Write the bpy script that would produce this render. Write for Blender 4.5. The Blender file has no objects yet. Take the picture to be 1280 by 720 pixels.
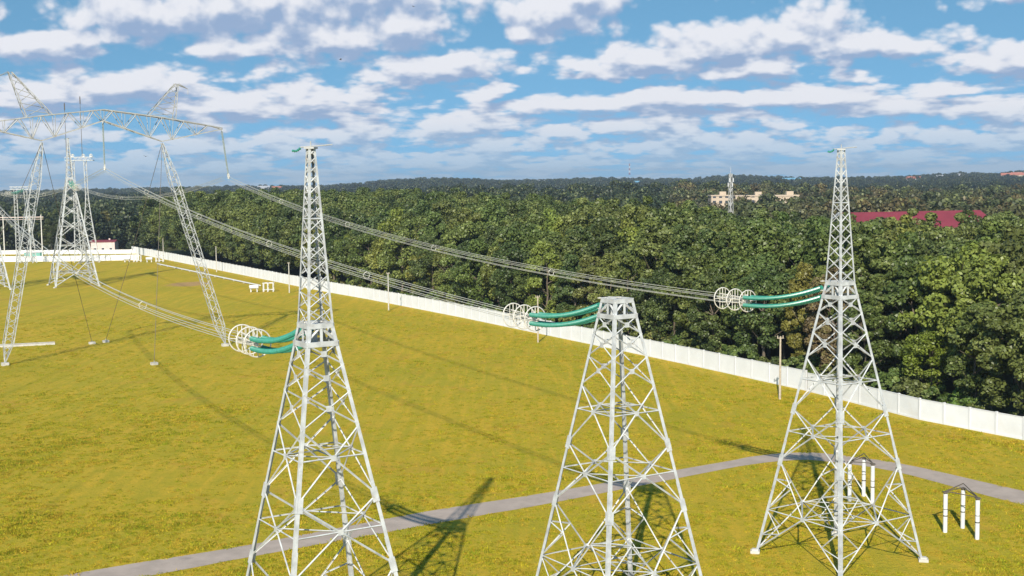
import bpy, math, random
import numpy as np
from mathutils import Vector, Matrix

# ------------------------------------------------------------------ camera
sc = bpy.context.scene
cd = bpy.data.cameras.new("camera"); cam = bpy.data.objects.new("camera", cd)
sc.collection.objects.link(cam); sc.camera = cam
cd.sensor_width = 36.0; cd.lens = 45.0; cd.clip_start = 1.0; cd.clip_end = 60000.0
th = math.atan(134/1600); ro = math.radians(.78)
U0 = Vector((0, math.sin(th), math.cos(th))); X0 = Vector((1, 0, 0)); FW = Vector((0, math.cos(th), -math.sin(th)))
RT = X0*math.cos(ro) - U0*math.sin(ro); UP = X0*math.sin(ro) + U0*math.cos(ro)
cam.matrix_world = Matrix(((RT.x, UP.x, -FW.x, 0), (RT.y, UP.y, -FW.y, 0), (RT.z, UP.z, -FW.z, 30.0), (0, 0, 0, 1)))

# ------------------------------------------------------------------ view / sun
sc.render.engine = 'CYCLES'
sc.view_settings.view_transform = 'Standard'; sc.view_settings.look = 'None'
sc.view_settings.gamma = 1.0; sc.view_settings.use_curve_mapping = False
sc.view_settings.exposure = 0.45
try:
    sc.cycles.use_denoising = True
    sc.cycles.max_bounces = 4; sc.cycles.diffuse_bounces = 2; sc.cycles.transparent_max_bounces = 8; sc.cycles.volume_bounces = 0
except Exception: pass
SUNDIR = Vector((6.2, 35.5, -21.6)).normalized()
sl = bpy.data.lights.new("sun", 'SUN'); sl.energy = 5.0; sl.angle = math.radians(.53); sl.color = (1.0, .92, .78)
sun = bpy.data.objects.new("sun", sl); sc.collection.objects.link(sun)
sun.rotation_euler = SUNDIR.to_track_quat('-Z', 'Y').to_euler()

# ------------------------------------------------------------------ world: Nishita sky and broken cumulus
W = bpy.data.worlds.new("World"); sc.world = W; W.use_nodes = True
wt = W.node_tree; wt.nodes.clear()

def mk(t):
    def N(kind, **k):
        n = t.nodes.new(kind)
        for a, v in k.items(): setattr(n, a, v)
        return n
    def put(s, v):
        if isinstance(v, bpy.types.NodeSocket): t.links.new(v, s)
        elif v is not None: s.default_value = v
    def M(op, a, b=None, c=None, clamp=False):
        n = N('ShaderNodeMath', operation=op); n.use_clamp = clamp
        put(n.inputs[0], a); put(n.inputs[1], b); put(n.inputs[2], c); return n.outputs[0]
    def V(op, a, b=None, c=None):
        n = N('ShaderNodeVectorMath', operation=op); put(n.inputs[0], a); put(n.inputs[1], b)
        if c is not None: put(n.inputs[2], c)
        return n.outputs['Value'] if op in ('LENGTH', 'DOT_PRODUCT') else n.outputs[0]
    def MIX(f, a, b, blend='MIX'):
        n = N('ShaderNodeMix', data_type='RGBA', blend_type=blend)
        put(n.inputs[0], f); put(n.inputs[6], a); put(n.inputs[7], b); return n.outputs[2]
    def SM(x, a, b, c=0., d=1.):
        n = N('ShaderNodeMapRange', interpolation_type='SMOOTHSTEP')
        put(n.inputs[0], x); put(n.inputs[1], a); put(n.inputs[2], b); put(n.inputs[3], c); put(n.inputs[4], d); return n.outputs[0]
    def NZ(vec, scale, detail=5., rough=.55, dist=0., dims='3D'):
        n = N('ShaderNodeTexNoise', noise_dimensions=dims); put(n.inputs['Vector'], vec)
        put(n.inputs['Scale'], scale); put(n.inputs['Detail'], detail); put(n.inputs['Roughness'], rough); put(n.inputs['Distortion'], dist)
        return n.outputs[0]
    return N, put, M, V, MIX, SM, NZ

# cloud field group: input (u, v) in hundredths of the frame angle, output thickness T
CLOUDS = [  # azimuth, elevation, half width, half height (all in 1/16 rad)
    (-3.1, 2.15, 2.2, .42), (-4.3, 2.0, 1.3, .34), (-2.2, 1.78, 1.3, .34), (-1.35, 1.86, .7, .33), (-1.7, 2.3, 1.2, .4),
    (-6.3, 2.15, .45, .3), (-5.6, 1.62, .8, .2), (-5.2, 1.72, .35, .13), (-3.4, 1.62, .55, .14),
    (-.95, 1.38, 1.05, .22), (-.5, 1.46, .6, .16), (.6, 2.02, .75, .3), (.95, 2.2, .55, .25), (.15, 1.83, .25, .14),
    (1.6, 1.46, 1.1, .25), (2.6, 1.58, 1.1, .3), (3.85, 1.82, .55, .28), (3.4, 1.65, .8, .25), (4.5, 1.55, .95, .17), (2.9, 1.33, .9, .15),
    (6.15, 2.05, .65, .17), (6.0, 1.32, .9, .2), (6.3, 1.12, .6, .12),
    (-2.4, 1.02, 1.1, .24), (-3.3, .95, 1.1, .2), (-4.6, 1.18, 1.3, .24), (-5.6, 1.05, .9, .2),
    (.8, .93, 1.2, .13), (2.2, .97, 1.5, .16), (3.7, .95, 1.2, .16), (4.6, .8, .9, .11), (.6, .6, .45, .1), (1.6, .66, 1.0, .11),
    (5.9, .68, .5, .12), (6.2, .5, .7, .1), (-.5, .72, .9, .12), (-2.0, .6, 1.1, .1), (5.2, 1.0, .5, .1),
]
g = bpy.data.node_groups.new("cloud_field", 'ShaderNodeTree')
g.interface.new_socket("P", in_out='INPUT', socket_type='NodeSocketVector')
g.interface.new_socket("T", in_out='OUTPUT', socket_type='NodeSocketFloat')
N, put, M, V, MIX, SM, NZ = mk(g)
gi = N('NodeGroupInput'); go = N('NodeGroupOutput')
p = gi.outputs[0]
sp = N('ShaderNodeSeparateXYZ'); put(sp.inputs[0], p); u_, v_ = sp.outputs[0], sp.outputs[1]
vp = M('ADD', M('MAXIMUM', v_, 0.0), .62)
cb = N('ShaderNodeCombineXYZ'); put(cb.inputs[0], M('MULTIPLY', u_, .95)); put(cb.inputs[1], M('DIVIDE', 8.5, vp)); wv = cb.outputs[0]
cb = N('ShaderNodeCombineXYZ'); put(cb.inputs[0], M('MULTIPLY', u_, 1.9)); put(cb.inputs[1], M('DIVIDE', 7.4, vp)); put(cb.inputs[2], 3.7); wv2 = cb.outputs[0]
low = SM(v_, .35, 1.15, 1., 0.)
acc = None
for (cx, cy, a, b) in CLOUDS:
    q = V('MULTIPLY_ADD', p, (1/a, 1/b, 0.), (-cx/a, -cy/b, 0.)); l = V('LENGTH', q)
    if acc is None: acc = l
    else: acc = M('SMOOTH_MIN', acc, l, .25)
big = M('MULTIPLY', M('SUBTRACT', 1.27, acc), 1.5)
bgn = NZ(wv2, .62, 2., .5, 0., '2D')
bg = M('SUBTRACT', M('MULTIPLY', M('SUBTRACT', bgn, .5), 4.0), SM(v_, .2, 1.9, -.95, .7))
tot = M('SMOOTH_MAX', M('MAXIMUM', big, -1.2), bg, .2)
def VO(vec, scale):
    n = N('ShaderNodeTexVoronoi', voronoi_dimensions='2D', feature='F1'); put(n.inputs['Vector'], vec); n.inputs['Scale'].default_value = scale
    n.inputs['Detail'].default_value = 2.; n.inputs['Roughness'].default_value = .5; n.inputs['Randomness'].default_value = 1.; return n.outputs['Distance']
def DT(vec, sn, sv): return M('ADD', M('MULTIPLY', M('SUBTRACT', NZ(vec, sn, 7., .52, 0., '2D'), .5), .8), M('MULTIPLY', M('SUBTRACT', .55, VO(vec, sv)), .42))
d1 = M('ADD', DT(wv, 1.7, 2.6), .5); d2 = M('ADD', DT(wv2, 1.4, 1.9), .5)
d1 = M('ADD', M('MULTIPLY', d1, M('SUBTRACT', 1., low)), M('MULTIPLY', d2, low))
tot = M('ADD', tot, M('MULTIPLY', M('SUBTRACT', d1, .5), 2.3))
put(go.inputs[0], tot)

N, put, M, V, MIX, SM, NZ = mk(wt)
tc = N('ShaderNodeTexCoord'); sp = N('ShaderNodeSeparateXYZ'); put(sp.inputs[0], tc.outputs['Generated'])
dx, dy, dz = sp.outputs
az = M('MULTIPLY', M('ARCTAN2', dx, dy), 16.0)
el = M('MULTIPLY', M('ARCSINE', dz), 16.0)
cb = N('ShaderNodeCombineXYZ'); put(cb.inputs[0], az); put(cb.inputs[1], el); pv = cb.outputs[0]
cbw = N('ShaderNodeCombineXYZ'); put(cbw.inputs[0], az); put(cbw.inputs[1], M('MULTIPLY', el, 2.0)); wvw = cbw.outputs[0]
def field(off):
    gn = N('ShaderNodeGroup'); gn.node_tree = g
    put(gn.inputs[0], V('ADD', pv, off) if any(off) else pv); return gn.outputs[0]
T0 = field((0, 0, 0)); T2 = field((-.05, .15, 0))
cov = SM(T0, -.1, .7)
lit = M('MULTIPLY', M('SUBTRACT', T0, T2), .8)
lit = M('ADD', lit, M('SUBTRACT', .66, M('MULTIPLY', M('MAXIMUM', T0, 0.), .19)))
lit = SM(M('ADD', lit, M('MULTIPLY', M('SUBTRACT', NZ(wvw, 5., 5., .6, 0., '2D'), .5), .35)), -.05, 1.0)
CS = 4.9   # cloud radiance in the units of the sky texture (times the background strength .1)
def rgb(r, g_, b): 
    f = lambda c: ((c/255+.055)/1.055)**2.4 if c > 10 else c/255/12.92
    return (f(r), f(g_), f(b))
def cs(c): return tuple(x*CS for x in rgb(*c)) + (1,)
ccol = MIX(lit, cs((152, 176, 210)), cs((236, 238, 245)))
# far clouds near the horizon fade into the pale air
far = SM(el, 0.05, .9, 1., 0.)
sky = N('ShaderNodeTexSky', sky_type='NISHITA'); sky.sun_disc = False
sky.sun_elevation = math.radians(31); sky.sun_rotation = math.radians(190)
sky.air_density = 1.0; sky.dust_density = .3; sky.ozone_density = 2.5
mp = N('ShaderNodeCombineXYZ'); put(mp.inputs[0], dx); put(mp.inputs[1], dy)
put(mp.inputs[2], M('ADD', M('MULTIPLY', M('MAXIMUM', dz, 0.), 1.7), .43))
put(sky.inputs[0], V('NORMALIZE', mp.outputs[0]))
skyc = MIX(1.0, sky.outputs[0], (.80, 1.12, 1.0, 1), 'MULTIPLY')
skyc = V('SCALE', skyc, None); skyc.node.inputs['Scale'].default_value = 1.0
ccol2 = MIX(M('MULTIPLY', far, .55), ccol, cs((180, 206, 228)))
fin = MIX(M('MULTIPLY', cov, M('SUBTRACT', 1., M('MULTIPLY', far, .35))), skyc, ccol2)
bgd = N('ShaderNodeBackground'); put(bgd.inputs[0], fin); bgd.inputs[1].default_value = .15
wo = N('ShaderNodeOutputWorld'); put(wo.inputs[0], bgd.outputs[0])
W.cycles.sampling_method = 'MANUAL'; W.cycles.sample_map_resolution = 1024

# ------------------------------------------------------------------ helpers
col = sc.collection
def tag(o, label=None, cat=None, group=None, kind=None):
    if label: o['label'] = label
    if cat: o['category'] = cat
    if group: o['group'] = group
    if kind: o['kind'] = kind
    return o
def empty(name, loc=(0, 0, 0), rz=0):
    o = bpy.data.objects.new(name, None); col.objects.link(o); o.location = loc; o.rotation_euler = (0, 0, rz)
    o.empty_display_size = .5; return o
def children(o): return [c for c in bpy.data.objects if c.parent == o]
def copy_tree(o, parent=None, kids=None):
    c = o.copy(); col.objects.link(c); c.parent = parent
    for ch in children(o): copy_tree(ch, c)
    return c

class MB:
    def __init__(s): s.v = []; s.f = []; s.a = []
    def add(s, vs, fs):
        n = len(s.v); s.v += [tuple(v) for v in vs]; s.f += [tuple(i+n for i in f) for f in fs]; return s
    def box(s, c, d, ax=None):
        c = Vector(c); X, Y, Z = ax if ax else (Vector((1, 0, 0)), Vector((0, 1, 0)), Vector((0, 0, 1)))
        vs = [c + X*(i*d[0]/2) + Y*(j*d[1]/2) + Z*(k*d[2]/2) for i in (-1, 1) for j in (-1, 1) for k in (-1, 1)]
        return s.add(vs, [(0, 1, 3, 2), (4, 6, 7, 5), (0, 4, 5, 1), (2, 3, 7, 6), (0, 2, 6, 4), (1, 5, 7, 3)])
    def bar(s, p, q, w, t, n):            # flat bar
        p = Vector(p); q = Vector(q); d = q-p; L = d.length
        if L < 1e-4: return s
        d = d/L; n = Vector(n); n = (n - d*n.dot(d))
        if n.length < 1e-5: n = d.orthogonal()
        n.normalize(); b = d.cross(n)
        return s.box((p+q)/2, (L, w, t), (d, b, n))
    def angle(s, p, q, w, t, n):          # rolled L profile, heel outwards, opening towards n
        p = Vector(p); q = Vector(q); d = q-p; L = d.length
        if L < 1e-4: return s
        d = d/L; n = Vector(n); n = n - d*n.dot(d)
        if n.length < 1e-5: n = d.orthogonal()
        n.normalize(); b = d.cross(n)
        e1 = (n+b).normalized(); e2 = (n-b).normalized(); c = (p+q)/2
        s.box(c + e1*(w/2) + e2*(t/2), (L, w, t), (d, e1, e2))
        s.box(c + e2*(w/2+t/2) + e1*(t/2), (L, t, w-t), (d, e1, e2)); return s
    def tube(s, pts, r, n=8, cap=True):
        pts = [Vector(p) for p in pts]; rr = r if hasattr(r, '__len__') else [r]*len(pts)
        N0 = len(s.v); ref = None; vs = []
        for i, p in enumerate(pts):
            d = (pts[min(i+1, len(pts)-1)] - pts[max(i-1, 0)])
            if d.length < 1e-9: d = Vector((0, 0, 1))
            d.normalize()
            if ref is None: ref = d.orthogonal().normalized()
            ref = (ref - d*ref.dot(d)).normalized(); b = d.cross(ref)
            for k in range(n):
                a = 2*math.pi*k/n; vs.append(p + (ref*math.cos(a) + b*math.sin(a))*rr[i])
        fs = [(i*n+k, i*n+(k+1) % n, (i+1)*n+(k+1) % n, (i+1)*n+k) for i in range(len(pts)-1) for k in range(n)]
        if cap: fs += [tuple(range(n-1, -1, -1)), tuple((len(pts)-1)*n+k for k in range(n))]
        return s.add(vs, fs)
    def ring(s, c, ax, R, r, n=28, m=6):
        ax = Vector(ax).normalized(); a = ax.orthogonal().normalized(); b = ax.cross(a); c = Vector(c); vs = []
        for i in range(n):
            t = 2*math.pi*i/n; rad = a*math.cos(t) + b*math.sin(t)
            for k in range(m):
                w = 2*math.pi*k/m; vs.append(c + rad*(R + r*math.cos(w)) + ax*(r*math.sin(w)))
        fs = [(i*m+k, ((i+1) % n)*m+k, ((i+1) % n)*m+(k+1) % m, i*m+(k+1) % m) for i in range(n) for k in range(m)]
        return s.add(vs, fs)
    def build(s, name, mat, parent=None, smooth=False):
        me = bpy.data.meshes.new(name); me.from_pydata(s.v, [], s.f); me.materials.append(mat); me.update()
        if smooth: me.shade_smooth()
        o = bpy.data.objects.new(name, me); col.objects.link(o); o.parent = parent; return o

def material(name, base, rough=.6, metal=0., var=.12, scale=2.0, bump=0., dirt=None, dscale=.8, dth=(.55, .75), spec=.5, trans=0.):
    m = bpy.data.materials.new(name); m.use_nodes = True; t = m.node_tree; b = t.nodes['Principled BSDF']
    N, put, M, V, MIX, SM, NZ = mk(t)
    tcn = N('ShaderNodeTexCoord'); o = tcn.outputs['Object']
    n1 = NZ(o, scale, 6., .6)
    lo = tuple(c*(1-var) for c in base)+(1,); hi = tuple(min(1, c*(1+var)) for c in base)+(1,)
    c = MIX(SM(n1, .3, .7), lo, hi)
    if dirt: c = MIX(SM(NZ(o, dscale, 8., .65), *dth), c, dirt+(1,))
    put(b.inputs['Base Color'], c); b.inputs['Roughness'].default_value = rough; b.inputs['Metallic'].default_value = metal
    b.inputs['Specular IOR Level'].default_value = spec
    if trans: b.inputs['Transmission Weight'].default_value = trans
    if bump:
        bn = N('ShaderNodeBump'); bn.inputs['Strength'].default_value = bump; bn.inputs['Distance'].default_value = .05
        put(bn.inputs['Height'], NZ(o, scale*6, 5., .6)); put(b.inputs['Normal'], bn.outputs[0])
    return m

M_STEEL = material('painted_steel', (.43, .445, .455), .5, .0, .22, 1.2, dirt=(.33, .28, .23), dscale=1.6, dth=(.56, .74))
M_STEEL2 = material('weathered_steel', (.36, .36, .35), .55, .0, .15, 1.0, dirt=(.33, .25, .19), dscale=1.1, dth=(.55, .75))
M_GALV = material('galvanised_ring', (.66, .63, .57), .45, .2, .12, 3.)
M_WIRE = material('aluminium_conductor', (.58, .57, .52), .42, .3, .08, 1.)
M_GUY = material('guy_cable', (.13, .11, .09), .6, .3, .1, 1.)
M_GLASS = material('green_insulator_glass', (.03, .21, .155), .3, 0., .18, 5., spec=.7)
M_CONC = material('concrete', (.50, .48, .44), .9, 0., .14, 1.5, .4, dirt=(.30, .27, .22), dscale=.7)
M_POLE = material('weathered_wood_pole', (.42, .36, .28), .85, 0., .2, 3., .4)
M_WHITE = material('white_paint', (.60, .61, .62), .6, 0., .05, 1.5, dirt=(.55, .53, .48), dscale=1.5, dth=(.62, .8))
M_WALL = material('white_concrete_wall', (.67, .68, .70), .75, 0., .05, .35, .25, dirt=(.62, .61, .60), dscale=.45, dth=(.52, .85))
M_WPOST = material('grey_white_post', (.58, .59, .61), .8, 0., .08, .5, .2)
M_BLACK = material('black_rubber', (.03, .03, .03), .6, 0., .1, 3.)
M_RED = material('red_roof_metal', (.21, .028, .040), .5, 0., .1, .3)
M_PINK = material('pink_plaster', (.62, .50, .47), .85, 0., .08, .5)
M_BEIGE = material('beige_plaster', (.46, .37, .28), .85, 0., .08, .2)
M_LWALL = material('light_plaster', (.68, .66, .62), .85, 0., .08, .1)
M_TILE = material('terracotta_roof', (.34, .12, .08), .8, 0., .15, .3)
M_SLATE = material('grey_roof', (.30, .31, .34), .7, 0., .15, .3)
M_BLUE = material('blue_roof_metal', (.12, .28, .42), .5, 0., .1, .3)
M_PANE = material('dark_window_glass', (.05, .06, .08), .15, 0., .2, 1.)
M_TURQ = material('turquoise_paint', (.16, .40, .36), .6, 0., .1, 1.)
M_BIRD = material('dark_feathers', (.05, .045, .04), .8, 0., .2, 5.)
M_BARK = material('tree_bark', (.12, .095, .07), .9, 0., .25, 4., .6)

# ------------------------------------------------------------------ terrain
def sstep(a, b, x):
    t = np.clip((x-a)/(b-a), 0, 1); return t*t*(3-2*t)
CR_X = np.array([-900, 0, 150, 300, 400, 440, 500, 560, 640, 700, 760, 800, 860, 915, 1000, 1100, 1160, 1200, 1240, 1290, 2200.])
CR_H = np.array([0, 0, 1, 2, 1, 3, 9, 9, 5, 5, 7, 5, 4, 8, 4, 3, 4, 7, 5, 9, 9.])
def vnoise(x, y, s, seed=0):
    x = x/s; y = y/s; xi = np.floor(x); yi = np.floor(y); fx = x-xi; fy = y-yi
    fx = fx*fx*(3-2*fx); fy = fy*fy*(3-2*fy)
    h = lambda a, b: np.modf(np.abs(np.sin(a*127.1+b*311.7+seed*17.3)*43758.5453))[0]
    return (h(xi, yi)*(1-fx)+h(xi+1, yi)*fx)*(1-fy)+(h(xi, yi+1)*(1-fx)+h(xi+1, yi+1)*fx)*fy
def terr(x, y):
    x = np.asarray(x, float); y = np.asarray(y, float)
    px = 640+1600*x/np.maximum(y, 50)
    crest = -1+1.9*np.interp(px, CR_X, CR_H)
    h = sstep(1300, 3200, y)*crest
    h = h + sstep(600, 1100, y)*(vnoise(x, y, 260, 1)*7-2)*(1-sstep(2500, 3200, y))
    mid = sstep(-150, -60, x)*(1-sstep(180, 300, x))*sstep(750, 1000, y)*(1-sstep(1150, 1500, y))
    return h + mid*7
gx = np.concatenate([-np.geomspace(9000, 160, 46), np.linspace(-150, 150, 31), np.geomspace(160, 9000, 46)])
gy = np.concatenate([np.linspace(-300, 560, 44), np.geomspace(580, 9500, 110)])
GX, GY = np.meshgrid(gx, gy); GZ = terr(GX, GY) - .06
vs = np.stack([GX.ravel(), GY.ravel(), GZ.ravel()], 1); nx, ny = len(gx), len(gy)
fs = [(j*nx+i, j*nx+i+1, (j+1)*nx+i+1, (j+1)*nx+i) for j in range(ny-1) for i in range(nx-1)]
m = bpy.data.materials.new('open_ground'); m.use_nodes = True; t = m.node_tree; b = t.nodes['Principled BSDF']
N, put, M, V, MIX, SM, NZ = mk(t)
o_ = N('ShaderNodeTexCoord').outputs['Object']
c = MIX(SM(NZ(o_, .012, 4., .6), .4, .62), (.045, .055, .018, 1), (.16, .15, .05, 1))
c = MIX(SM(NZ(o_, .3, 5., .6), .35, .75), c, (.07, .06, .03, 1))
put(b.inputs['Base Color'], c); b.inputs['Roughness'].default_value = .95; b.inputs['Specular IOR Level'].default_value = .1
me = bpy.data.meshes.new('terrain'); me.from_pydata(vs.tolist(), [], fs); me.materials.append(m); me.shade_smooth()
terrain = bpy.data.objects.new('terrain', me); col.objects.link(terrain); tag(terrain, kind='structure')

# the mown field
m = bpy.data.materials.new('mown_grass'); m.use_nodes = True; t = m.node_tree; b = t.nodes['Principled BSDF']
N, put, M, V, MIX, SM, NZ = mk(t)
o_ = N('ShaderNodeTexCoord').outputs['Object']
mpn = N('ShaderNodeMapping'); put(mpn.inputs[0], o_); mpn.inputs['Rotation'].default_value = (0, 0, math.radians(-29.4)); mpn.inputs['Scale'].default_value = (1., .07, 1.)
st = NZ(mpn.outputs[0], .8, 6., .62, .4)
big = NZ(o_, .035, 4., .55, .4); mid = NZ(o_, .35, 5., .6, .3); fine = NZ(o_, 2.6, 4., .7); vf = NZ(o_, 9., 3., .7)
c = MIX(SM(big, .36, .64), (.445, .325, .019, 1), (.375, .31, .018, 1))
c = MIX(M('MULTIPLY', SM(st, .42, .64), .65), c, (.60, .37, .03, 1))
c = MIX(M('MULTIPLY', SM(mid, .46, .68), .6), c, (.31, .28, .012, 1))
c = MIX(M('MULTIPLY', SM(fine, .50, .66), .62), c, (.24, .235, .012, 1))
c = MIX(M('MULTIPLY', SM(vf, .48, .68), .5), c, (.58, .43, .07, 1))
c = MIX(M('MULTIPLY', SM(NZ(o_, .10, 6., .6, 1.), .54, .70), .5), c, (.46, .26, .04, 1))
spt = V('LENGTH', V('MULTIPLY', V('SUBTRACT', o_, (-98.2, 388.8, 0)), (1/7.5, 1/11., 0)))
c = MIX(M('MULTIPLY', SM(M('ADD', spt, M('MULTIPLY', M('SUBTRACT', mid, .5), 1.2)), .6, 1.0, 1., 0.), .8), c, (.42, .25, .13, 1))
mp2 = N('ShaderNodeMapping'); put(mp2.inputs[0], o_); mp2.inputs['Rotation'].default_value = (0, 0, math.radians(-31)); mp2.inputs['Scale'].default_value = (1., .015, 1.)
sxy = N('ShaderNodeSeparateXYZ'); put(sxy.inputs[0], o_)
c = MIX(M('MULTIPLY', SM(NZ(mp2.outputs[0], .5, 3., .6), .55, .65), M('MULTIPLY', SM(M('ADD', sxy.outputs[0], M('MULTIPLY', sxy.outputs[1], .25)), -22., 2., .5, .0), SM(mid, .3, .6, .5, 1.))), c, (.26, .225, .012, 1))
c = MIX(M('MULTIPLY', SM(NZ(o_, .018, 3., .5), .5, .68), .35), c, (.30, .27, .012, 1))
put(b.inputs['Base Color'], c); b.inputs['Roughness'].default_value = .9; b.inputs['Specular IOR Level'].default_value = .15
bn = N('ShaderNodeBump'); bn.inputs['Strength'].default_value = .8; bn.inputs['Distance'].default_value = .25
put(bn.inputs['Height'], M('ADD', fine, M('MULTIPLY', vf, .6))); put(b.inputs['Normal'], bn.outputs[0])
M_FIELD = m
# wall foot line from near right to far left
WF = [(121, 25), (57.7, 142.8), (50.0, 155.8), (41.3, 178.0), (28.4, 205.0), (14.6, 232.0), (-10.8, 281.2), (-37.3, 329.8), (-53.6, 357.5), (-91.0, 427.6), (-145.4, 528.6), (-170.7, 575)]
fld = MB(); poly = [(-260, -60), (160, -60)] + WF + [(-330, 600)]
fld.add([(x, y, 0) for x, y in poly], [tuple(range(len(poly)))])
tag(fld.build('grass_field', M_FIELD), kind='structure')

# asphalt path (upper/lower edges)
pu = [(-90, 62), (-60, 81), (-34.3, 97.5), (-21.9, 105.0), (-12.0, 112.1), (-5.0, 116.7), (4.0, 121.8), (21.7, 133.4), (26, 136.2), (30, 137.6), (33.5, 137.2), (40.5, 131.5), (48.3, 119.3), (62, 97), (85, 62)]
pl = [(-88, 57), (-58, 76.5), (-28.0, 96.8), (-21.0, 101.6), (-11.4, 107.8), (-3.4, 113.0), (3.9, 117.6), (21.2, 129.9), (25.4, 132.5), (29, 133.9), (32.3, 133.6), (38.6, 128.3), (45.7, 115.3), (59, 94), (82, 60)]
M_ASPH = material('asphalt', (.37, .30, .255), .9, 0., .12, .5, .5, dirt=(.19, .16, .15), dscale=.25)
def smooth(pts, k=4):
    out = []
    for i in range(len(pts)-1):
        p0, p1, p2, p3 = [Vector(pts[max(0, min(len(pts)-1, j))]) for j in (i-1, i, i+1, i+2)]
        for a in range(k):
            t = a/k; out.append(.5*((2*p1)+(p2-p0)*t+(2*p0-5*p1+4*p2-p3)*t*t+(-p0+3*p1-3*p2+p3)*t**3))
    out.append(Vector(pts[-1])); return out
su, sl_ = smooth(pu), smooth(pl); rnd = random.Random(5); pb = MB(); n = len(su)
jit = lambda v: (v.x+rnd.uniform(-.06, .06), v.y+rnd.uniform(-.06, .06), .012)
pb.add([jit(v) for v in su]+[jit(v) for v in sl_], [(n+i, n+i+1, i+1, i) for i in range(n-1)])
tag(pb.build('path', M_ASPH), kind='structure')

# ------------------------------------------------------------------ white precast wall
def wall_run(pts, h0, h1, name, label, pitch=4.0, maxparts=95):
    root = empty(name, (pts[0][0], pts[0][1], 0)); tag(root, label, 'wall')
    base = Vector((pts[0][0], pts[0][1], 0)); rest = MB(); cnt = 0
    seq = []
    for i in range(len(pts)-1):
        a = Vector((*pts[i], 0)); b = Vector((*pts[i+1], 0)); L = (b-a).length; k = max(1, round(L/pitch))
        for j in range(k): seq.append((a.lerp(b, j/k), a.lerp(b, (j+1)/k)))
    for i, (a, b) in enumerate(seq):
        f = i/max(1, len(seq)); h = h0+(h1-h0)*f; d = (b-a).normalized(); nrm = Vector((-d.y, d.x, 0)); mid = (a+b)/2-base
        L = (b-a).length
        tgt = MB() if cnt < maxparts else rest
        r = random.Random(i); hh = h+r.uniform(-.03, .03); lean = nrm*r.uniform(-.01, .01)
        tgt.box(mid+lean+Vector((0, 0, hh/2)), (L-.24, .12, hh), (d, nrm, Vector((0, 0, 1))))
        tgt.box(mid+lean+Vector((0, 0, hh+.03)), (L-.26, .2, .06), (d, nrm, Vector((0, 0, 1))))
        tgt.box(mid+lean+Vector((0, 0, .12)), (L-.25, .22, .24), (d, nrm, Vector((0, 0, 1))))
        if tgt is not rest: tgt.build('wall_panel', M_WALL, root)
        pt = MB() if cnt < maxparts else rest
        pt.box(a-base+Vector((0, 0, (hh+.15)/2)), (.24, .26, hh+.15), (d, nrm, Vector((0, 0, 1))))
        if pt is not rest: pt.build('wall_post', M_WPOST, root)
        cnt += 1
    if rest.v: tag(rest.build('far_wall_panels', M_WALL, root), kind='stuff')
    return root
wall_run([(113, 40), (57.7, 142.8), (50.0, 155.8), (41.3, 178.0)], 2.55, 2.55, 'boundary_wall', 'lower white concrete wall running from behind the right-hand tower to the right edge')
wall_run([(41.2, 178.4), (28.4, 205.0), (14.6, 232.0), (-10.8, 281.2), (-37.3, 329.8), (-53.6, 357.5), (-91.0, 427.6), (-145.4, 528.6), (-170.7, 575)], 2.75, 3.0, 'boundary_wall', 'long white concrete wall along the tree belt, left of the right-hand tower')
wall_run([(-151.5, 519.5), (-164.8, 517.5), (-180.4, 516.5), (-207.9, 519.5), (-262, 523)], 2.2, 2.2, 'cross_wall', 'low white wall across the far end of the field, in front of the grass strip')
wall_run([(-158, 569), (-181.3, 570.1), (-231.1, 577.8), (-290, 583)], 1.8, 1.8, 'back_wall', 'farthest white wall, in front of the pink house beyond the grass strip')

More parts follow.
